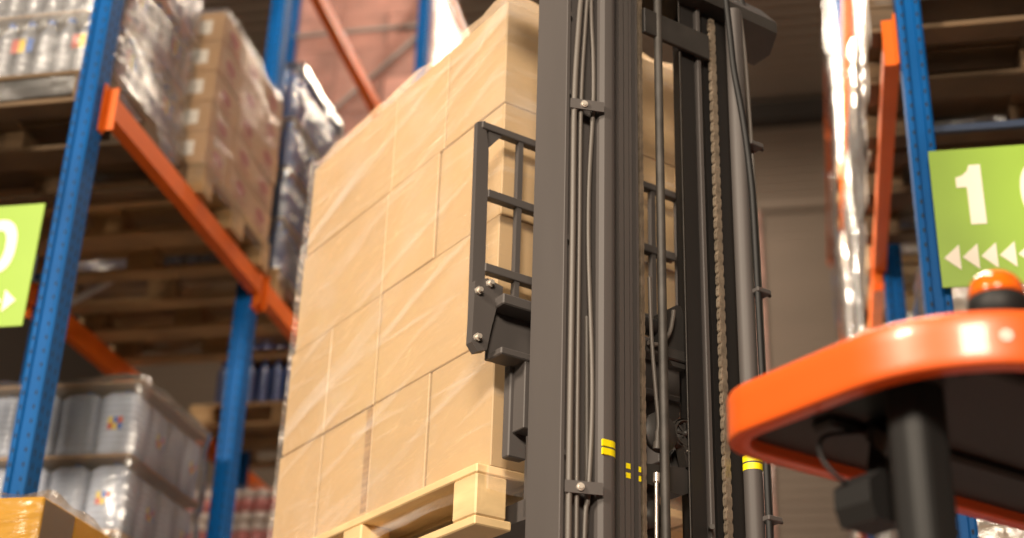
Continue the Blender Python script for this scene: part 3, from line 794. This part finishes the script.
def film(name, x0, x1, y0, y1, z0, z1, label, m='film_s', tiers=None, seed=0, amp=.012, du=.05, dz=.045, group=None):
    cx_, cy_ = (x0+x1)/2, (y0+y1)/2
    o = film_shell(name, x0-cx_, x1-cx_, y0-cy_, y1-cy_, 0, z1-z0, M[m], tiers=tiers, amp=amp, seed=seed, loc=(cx_, cy_, z0), du=du, dz=dz, bulge=.03)
    return tag(o, label, 'plastic film', group)

BT = [z+.055 for z in LEV]        # tops of the beams
PG = 'wooden pallets on the racks'
def on(z): return z+.1442

# load of grey bottles, upper shelf nearest on the left
pallet(-3.70, 4.28, BT[1], 'wooden pallet on the upper left beam under the silver wrapped bottles, nearest the sign', PG, True)
p = make_pack(M['bottle_grey'])
stack_packs(p, -2.53, 4.315, on(BT[1])+.004, 3, .297, 4, 2, .257, .342, 'grey bottle pack of the silver upper left load', 'grey bottle packs on the upper left shelf')
for t in range(2):
    b = MB(); b.box(-3.57, -2.528, 4.31, 5.0, 0, .006); o = b.build('layer_sheet', M['card_brown'], loc=(0, 0, on(BT[1])+.004+.297*(t+1)-.008))
    tag(o, 'brown card sheet between the %s layers of the silver wrapped bottles' % ('lower' if t == 0 else 'upper'), 'cardboard sheet', 'card sheets between bottle layers')
film('stretch_film', -3.60, -2.505, 4.292, 5.025, BT[1]+.06, BT[1]+1.06, 'shiny silver stretch film around the grey bottles on the upper left shelf', m='film_a', tiers=.297, seed=1, amp=.014)
# brown boxes with paper labels
pallet(-3.62, 5.03, BT[1], 'wooden pallet on the upper left beam under the brown labelled boxes', PG)
def brown_box(m_body, w, d, h, lab=True, prints=True):
    r = empty('cardboard_box')
    MB().box(-w, 0, 0, d, 0, h, c=.004).build('carton', m_body, r)
    if lab:
        MB().box(-w*.48, -w*.14, -.0012, .001, h*.26, h*.72).build('paper_label', M['paper'], r)
        l = MB()
        for k in range(4): l.box(-w*.44, -w*(.20+.04*(k % 2)), -.0018, -.0011, h*(.34+.09*k), h*(.36+.09*k))
        l.build('label_print', M['ink'], r)
    if prints:
        q = MB(); n = 14; vs = [(.0012, d*.5+d*.22*math.cos(2*PI*k/n), h*.55+h*.22*math.sin(2*PI*k/n)) for k in range(n)]
        q.add(vs, [list(range(n))]); q.box(-.0005, .0012, d*.25, d*.75, h*.16, h*.22); q.build('red_print', M['print_red'], r)
    return r
bb = brown_box(M['card_brown'], .385, .262, .153); first = True
for t in range(5):
    for j in range(3):
        for i in range(2):
            if i == 1 and j > 0: continue
            pos = (-2.43-i*.388+random.uniform(-.004, .004), 5.0+.03+j*.264, on(BT[1])+.001+t*.155)
            if first: o = bb; o.location = pos; first = False
            else: o = copy_tree(bb, pos)
            wh = ['label beside the silver load', 'middle of aisle side', 'beside second blue post'][j] if i == 0 else 'set back'
            tag(o, 'brown box of the labelled stack, %s layer, %s' % (layer(t, 5), wh), 'box', 'brown labelled boxes on the upper left shelf')
film('stretch_film', -3.22, -2.418, 5.018, 5.832, BT[1]+.05, on(BT[1])+.79, 'glossy clear film over the brown labelled boxes on the upper left shelf', m='film_b', seed=2, amp=.014)

# clear bottles on the lower left shelf
pallet(-3.68, 4.93, BT[0], 'wooden pallet on the lower left shelf under the clear water jugs', PG)
p = make_jugs(M['bottle'])
stack_packs(p, -2.535, 4.965, on(BT[0])+.002, 3, .300, 3, 2, .335, .342, 'clear water jug pack on the lower left shelf', 'water jug packs on the lower left shelf')
for t in range(3):
    b = MB(); b.box(-3.57, -2.53, 4.96, 5.655, 0, .006); o = b.build('layer_sheet', M['card_brown'], loc=(0, 0, on(BT[0])+.002+.3*(t+1)-.008))
    tag(o, 'brown card sheet %s of the water jugs on the lower left shelf' % ('above the bottom layer', 'above the middle layer', 'on top')[t], 'cardboard sheet', 'card sheets between bottle layers')
film('stretch_film', -3.60, -2.508, 4.94, 5.68, BT[0]+.08, on(BT[0])+.912, 'clear shrink film around the water jugs on the lower left shelf', m='film_c', tiers=.300, seed=4, amp=.006)
# tall stack of cartons on the floor in front of the rack end, yellow ones on top
YX, YY = -1.99, 3.45
pallet(YX-1.2, YY-.03, 0.0, 'wooden pallet on the floor under the tall yellow carton stack', PG, True)
bigc = brown_box(M['card_brown'], .59, .37, .42, lab=False, prints=False); first = True
for t in range(5):
    for i in range(2):
        for j in range(2):
            pos = (YX-.01-i*.594, YY+.002+j*.374, .1445+t*.4208)
            if first: o = bigc; o.location = pos; first = False
            else: o = copy_tree(bigc, pos)
            tag(o, 'large brown carton below the yellow cartons, %s layer, %s corner' % (layer(t, 5), ('near aisle', 'far aisle', 'near inner', 'far inner')[i*2+j]), 'box', 'large brown cartons under the yellow ones')
def yellow_box(side):
    r = empty('yellow_carton'); w, d, h = .396, .183, .2285
    MB().box(-w, 0, 0, d, 0, h, c=.004).build('carton', M['crate'], r)
    if side: MB().box(-.0005, .0012, .010, d-.004, .004, h-.006).build('side_panel', M['side_brown'], r)
    t = MB(); t.box(-w*.98, -.004, d*.5-.02, d*.5+.02, h-.001, h+.001); t.build('tape', M['card'], r)
    return r
y1 = yellow_box(True); y2 = yellow_box(False)
for t in range(2):
    for i in range(3):
        for j in range(4):
            src = y1 if j in (0, 3) else y2; pos = (YX-i*.399, YY+j*.1865, .1445+5*.4208+t*.230)
            if t == 0 and i == 0 and j < 2: o = src; o.location = pos
            else: o = copy_tree(src, pos)
            tag(o, 'yellow carton of the %s yellow layer, %s row from the camera, %s from the aisle' % (('lower', 'upper')[t], ordinal(j), ordinal(i)), 'box', 'yellow cartons')
film('stretch_film', YX-1.21, YX+.012, YY-.012, YY+.757, .1445+5*.4208-.1, .1445+5*.4208+.47, 'crumpled clear plastic around the yellow cartons at the lower left', m='film_y', seed=5, amp=.008, du=.03, dz=.03)

# blue wrapped drinks, second bay
pallet(-3.66, 6.06, BT[1], 'wooden pallet on the upper left beam just past the second blue post', PG)
p = make_pack(M['bottle_blue'], label=False)
stack_packs(p, -2.47, 6.10, on(BT[1])+.002, 4, .292, 3, 2, .257, .345, 'dark blue bottle pack past the second blue post', 'dark blue bottle packs past the second blue post')
film('stretch_film', -3.60, -2.445, 6.065, 6.815, BT[1]+.05, on(BT[1])+1.185, 'bright silver film around the dark blue bottles past the second blue post', tiers=.292, seed=6, amp=.016)
pallet(-3.66, 7.85, BT[1], 'wooden pallet on the upper left beam glimpsed low behind the box stack', PG)
p = make_pack(M['bottle_blue'], label=False)
stack_packs(p, -2.50, 7.865, on(BT[1])+.002, 2, .292, 4, 1, .257, .345, 'small blue bottle pack glimpsed behind the box stack', 'blue bottle packs glimpsed behind the box stack')
# red and white cans, lower shelf of the second bay
pallet(-3.66, 7.60, BT[0], 'wooden pallet on the lower left shelf under the red and white drinks', PG)
def make_cans():
    r = empty('can_pack'); w = MB(); d = .085; R = .041; first = None
    w.lathe([(R*.85,0),(R,.008),(R,.045)], (0, 0, .003), 12, 1); w.lathe([(R*1.002,.045),(R*1.002,.125)], (0, 0, .003), 12, 0)
    w.lathe([(R,.125),(R,.165),(R*.8,.180)], (0, 0, .003), 12, 1)
    for i in range(4):
        for j in range(3):
            if 0 < i < 3 and j == 1: continue
            if first is None: o = first = w.build('can', [M['can_red'], M['can_white']], r)
            else: o = first.copy(); COL.objects.link(o); o.parent = r
            o.location = (d*(i+.5), d*(j+.5), 0)
    MB().box(0, 4*d, 0, 3*d, 0, .003).build('tray', M['card_brown'], r)
    return r
p = make_cans()
stack_packs(p, -2.50, 7.63, on(BT[0])+.002, 7, .187, 3, 1, .345, .26, 'red and white can pack behind the box stack', 'red and white can packs')
film('stretch_film', -3.56, -2.485, 7.61, 7.91, on(BT[0])-.05, on(BT[0])+1.32, 'clear film around the red and white cans on the lower left shelf', seed=8, amp=.008)
# red brown cartons high in the third bay
pallet(-3.64, 8.53, BT[2], 'wooden pallet on the high left beam under the red brown cartons', PG)
rb_ = brown_box(M['card_red'], .36, .39, .27, lab=False, prints=False); first = True
for t in range(6):
    for i in range(3):
        for j in range(2):
            if i > 0 and j > 0: continue
            pos = (-2.47-i*.364+random.uniform(-.006, .006), 8.54+j*.394+random.uniform(-.005, .005), on(BT[2])+.001+t*.272)
            if first: o = rb_; o.location = pos; first = False
            else: o = copy_tree(rb_, pos)
            wh = ('at the near aisle corner', 'second along the aisle side')[j] if i == 0 else ordinal(i)+' back from the aisle'
            tag(o, 'red brown carton high on the left rack, %s layer, %s' % (layer(t, 6), wh), 'box', 'red brown cartons high on the left rack')
film('stretch_film', -3.58, -2.452, 8.522, 9.345, BT[2]+.06, on(BT[2])+1.66, 'crumpled clear film over the red brown cartons high on the left rack', m='film_b', seed=9, amp=.016)

# right rack
cs = brown_box(M['card_case'], .38, .39, .27, lab=False, prints=False)
cs_used = [False]
RGRP = 'tan cartons on the right rack'
csp = brown_box(mat('pale_green_carton', (.50, .54, .48), .5, var=((3, 3, 3), 3, .2)), .38, .39, .27, lab=False, prints=False)
cs_used.append(False)
def right_load(y, lev, rows_n, x, name, seed, pale=0, only=2):
    pallet(x, y, BT[lev], 'wooden pallet under the %s' % name, PG, y < 6)
    for t in range(rows_n):
        for j in range(2):
            for i in range(only):
                if i > 0 and j > 0: continue
                pos = (x+.025+.38+i*.384, y+.01+j*.394, on(BT[lev])+.001+t*.272)
                src = csp if pale else cs
                if not cs_used[pale]: o = src; o.location = pos; cs_used[pale] = True
                else: o = copy_tree(src, pos)
                wh = ('near aisle corner', 'farther along aisle')[j] if i == 0 else 'set back'
                tag(o, '%s carton of the %s, %s layer, %s' % ('pale' if pale else 'tan', name, layer(t, rows_n), wh), 'box', RGRP)
    film('stretch_film', x-.005, x+.83, y-.005, y+.815, BT[lev]+(.11 if y < 6 else .05), on(BT[lev])+rows_n*.272+.01, 'crumpled shiny film around the %s' % name, m='film_b' if y < 5 else 'film_r', seed=seed, amp=.018, du=.06, dz=.055, group=None)
right_load(4.29, 1, 2, .300, 'right load above the green sign', 11)
right_load(5.12, 1, 2, .310, 'right load above first beam, farther pallet', 12)
right_load(5.05, 0, 5, .475, 'right load below the first beam', 13)
right_load(6.10, 0, 5, .365, 'low right load just past second post', 14, 1)
right_load(7.15, 0, 5, .335, 'low right load farther past second post', 15, 1)
right_load(6.15, 1, 4, .325, 'upper right load just past second post', 16)
right_load(7.20, 1, 4, .310, 'upper right load farther past second post', 17, 1)
right_load(8.75, 1, 5, .305, 'upper right load past third post', 18)
right_load(8.75, 2, 5, .320, 'highest right load past third post', 19, 1)
right_load(11.4, 2, 5, .345, 'highest right load past fourth post', 20)
right_load(11.4, 1, 5, .29, 'upper right load past fourth post', 21)

# ------------------------------------------------------------------ lights
def area(loc, target, size, power, col, sy=None, spread=180):
    l = bpy.data.lights.new('lamp', 'AREA'); l.spread = math.radians(spread); l.energy = power; l.color = col; l.size = size  # serves the hall lamps and the added unseen light alike
    if sy: l.shape = 'RECTANGLE'; l.size_y = sy
    o = bpy.data.objects.new('hall_light', l); COL.objects.link(o); o.location = loc
    d = Vector(target)-Vector(loc); o.rotation_euler = d.to_track_quat('-Z', 'Y').to_euler(); return o
WARM = (1.0, .85, .67)
# lamps hung over the cross aisle in front of the racks
area((-4.3, -2.3, 6.0), (-1.1, 3.6, 3.2), 1.1, 740, WARM, 1.1)
area((.25, -3.6, 4.9), (-.4, 3.3, 3.0), 1.7, 570, WARM, 1.0)
# lamps along the rack aisle, plus an unseen added light
for y, pw in ((3.0, 330), (6.5, 300), (10.0, 110), (13.5, 200)):
    area((-1.0, y, 11.6), (-1.0, y, 0), .6, pw, WARM, 2.2)
area((-1.3, 8.0, 8.7), (.6, 7.4, 4.2), .8, 650, WARM, 2.0, 80)  # added unseen light, aimed to brighten the wrapped loads on the right rack
W = bpy.data.worlds.new('hall'); S.world = W; W.use_nodes = True
W.node_tree.nodes['Background'].inputs[0].default_value = (1.0, .82, .62, 1); W.node_tree.nodes['Background'].inputs[1].default_value = .025

# ------------------------------------------------------------------ camera
cd = bpy.data.cameras.new('camera'); cam = bpy.data.objects.new('camera', cd); COL.objects.link(cam)
cd.sensor_width = 36.0; cd.lens = 36.0*1467.0/1024.0
R = ((.98018319, -.05854558, -.18924409), (.19583569, .43020318, .88123414), (.02982104, -.90083164, .43314324))
cam.matrix_world = Matrix(((R[0][0], -R[0][1], -R[0][2], 0), (R[1][0], -R[1][1], -R[1][2], 0), (R[2][0], -R[2][1], -R[2][2], 1.6), (0, 0, 0, 1)))
cd.dof.use_dof = True; cd.dof.focus_distance = 3.25; cd.dof.aperture_fstop = 1.8
cd.clip_start = .05
S.camera = cam
S.view_settings.view_transform = 'Standard'; S.view_settings.look = 'None'
S.view_settings.gamma = 1.0; S.view_settings.exposure = 0.0
S.view_settings.use_curve_mapping = False
S.cycles.transparent_max_bounces = 24; S.cycles.max_bounces = 8
S.cycles.use_denoising = True
S.cycles.sample_clamp_indirect = 6.0
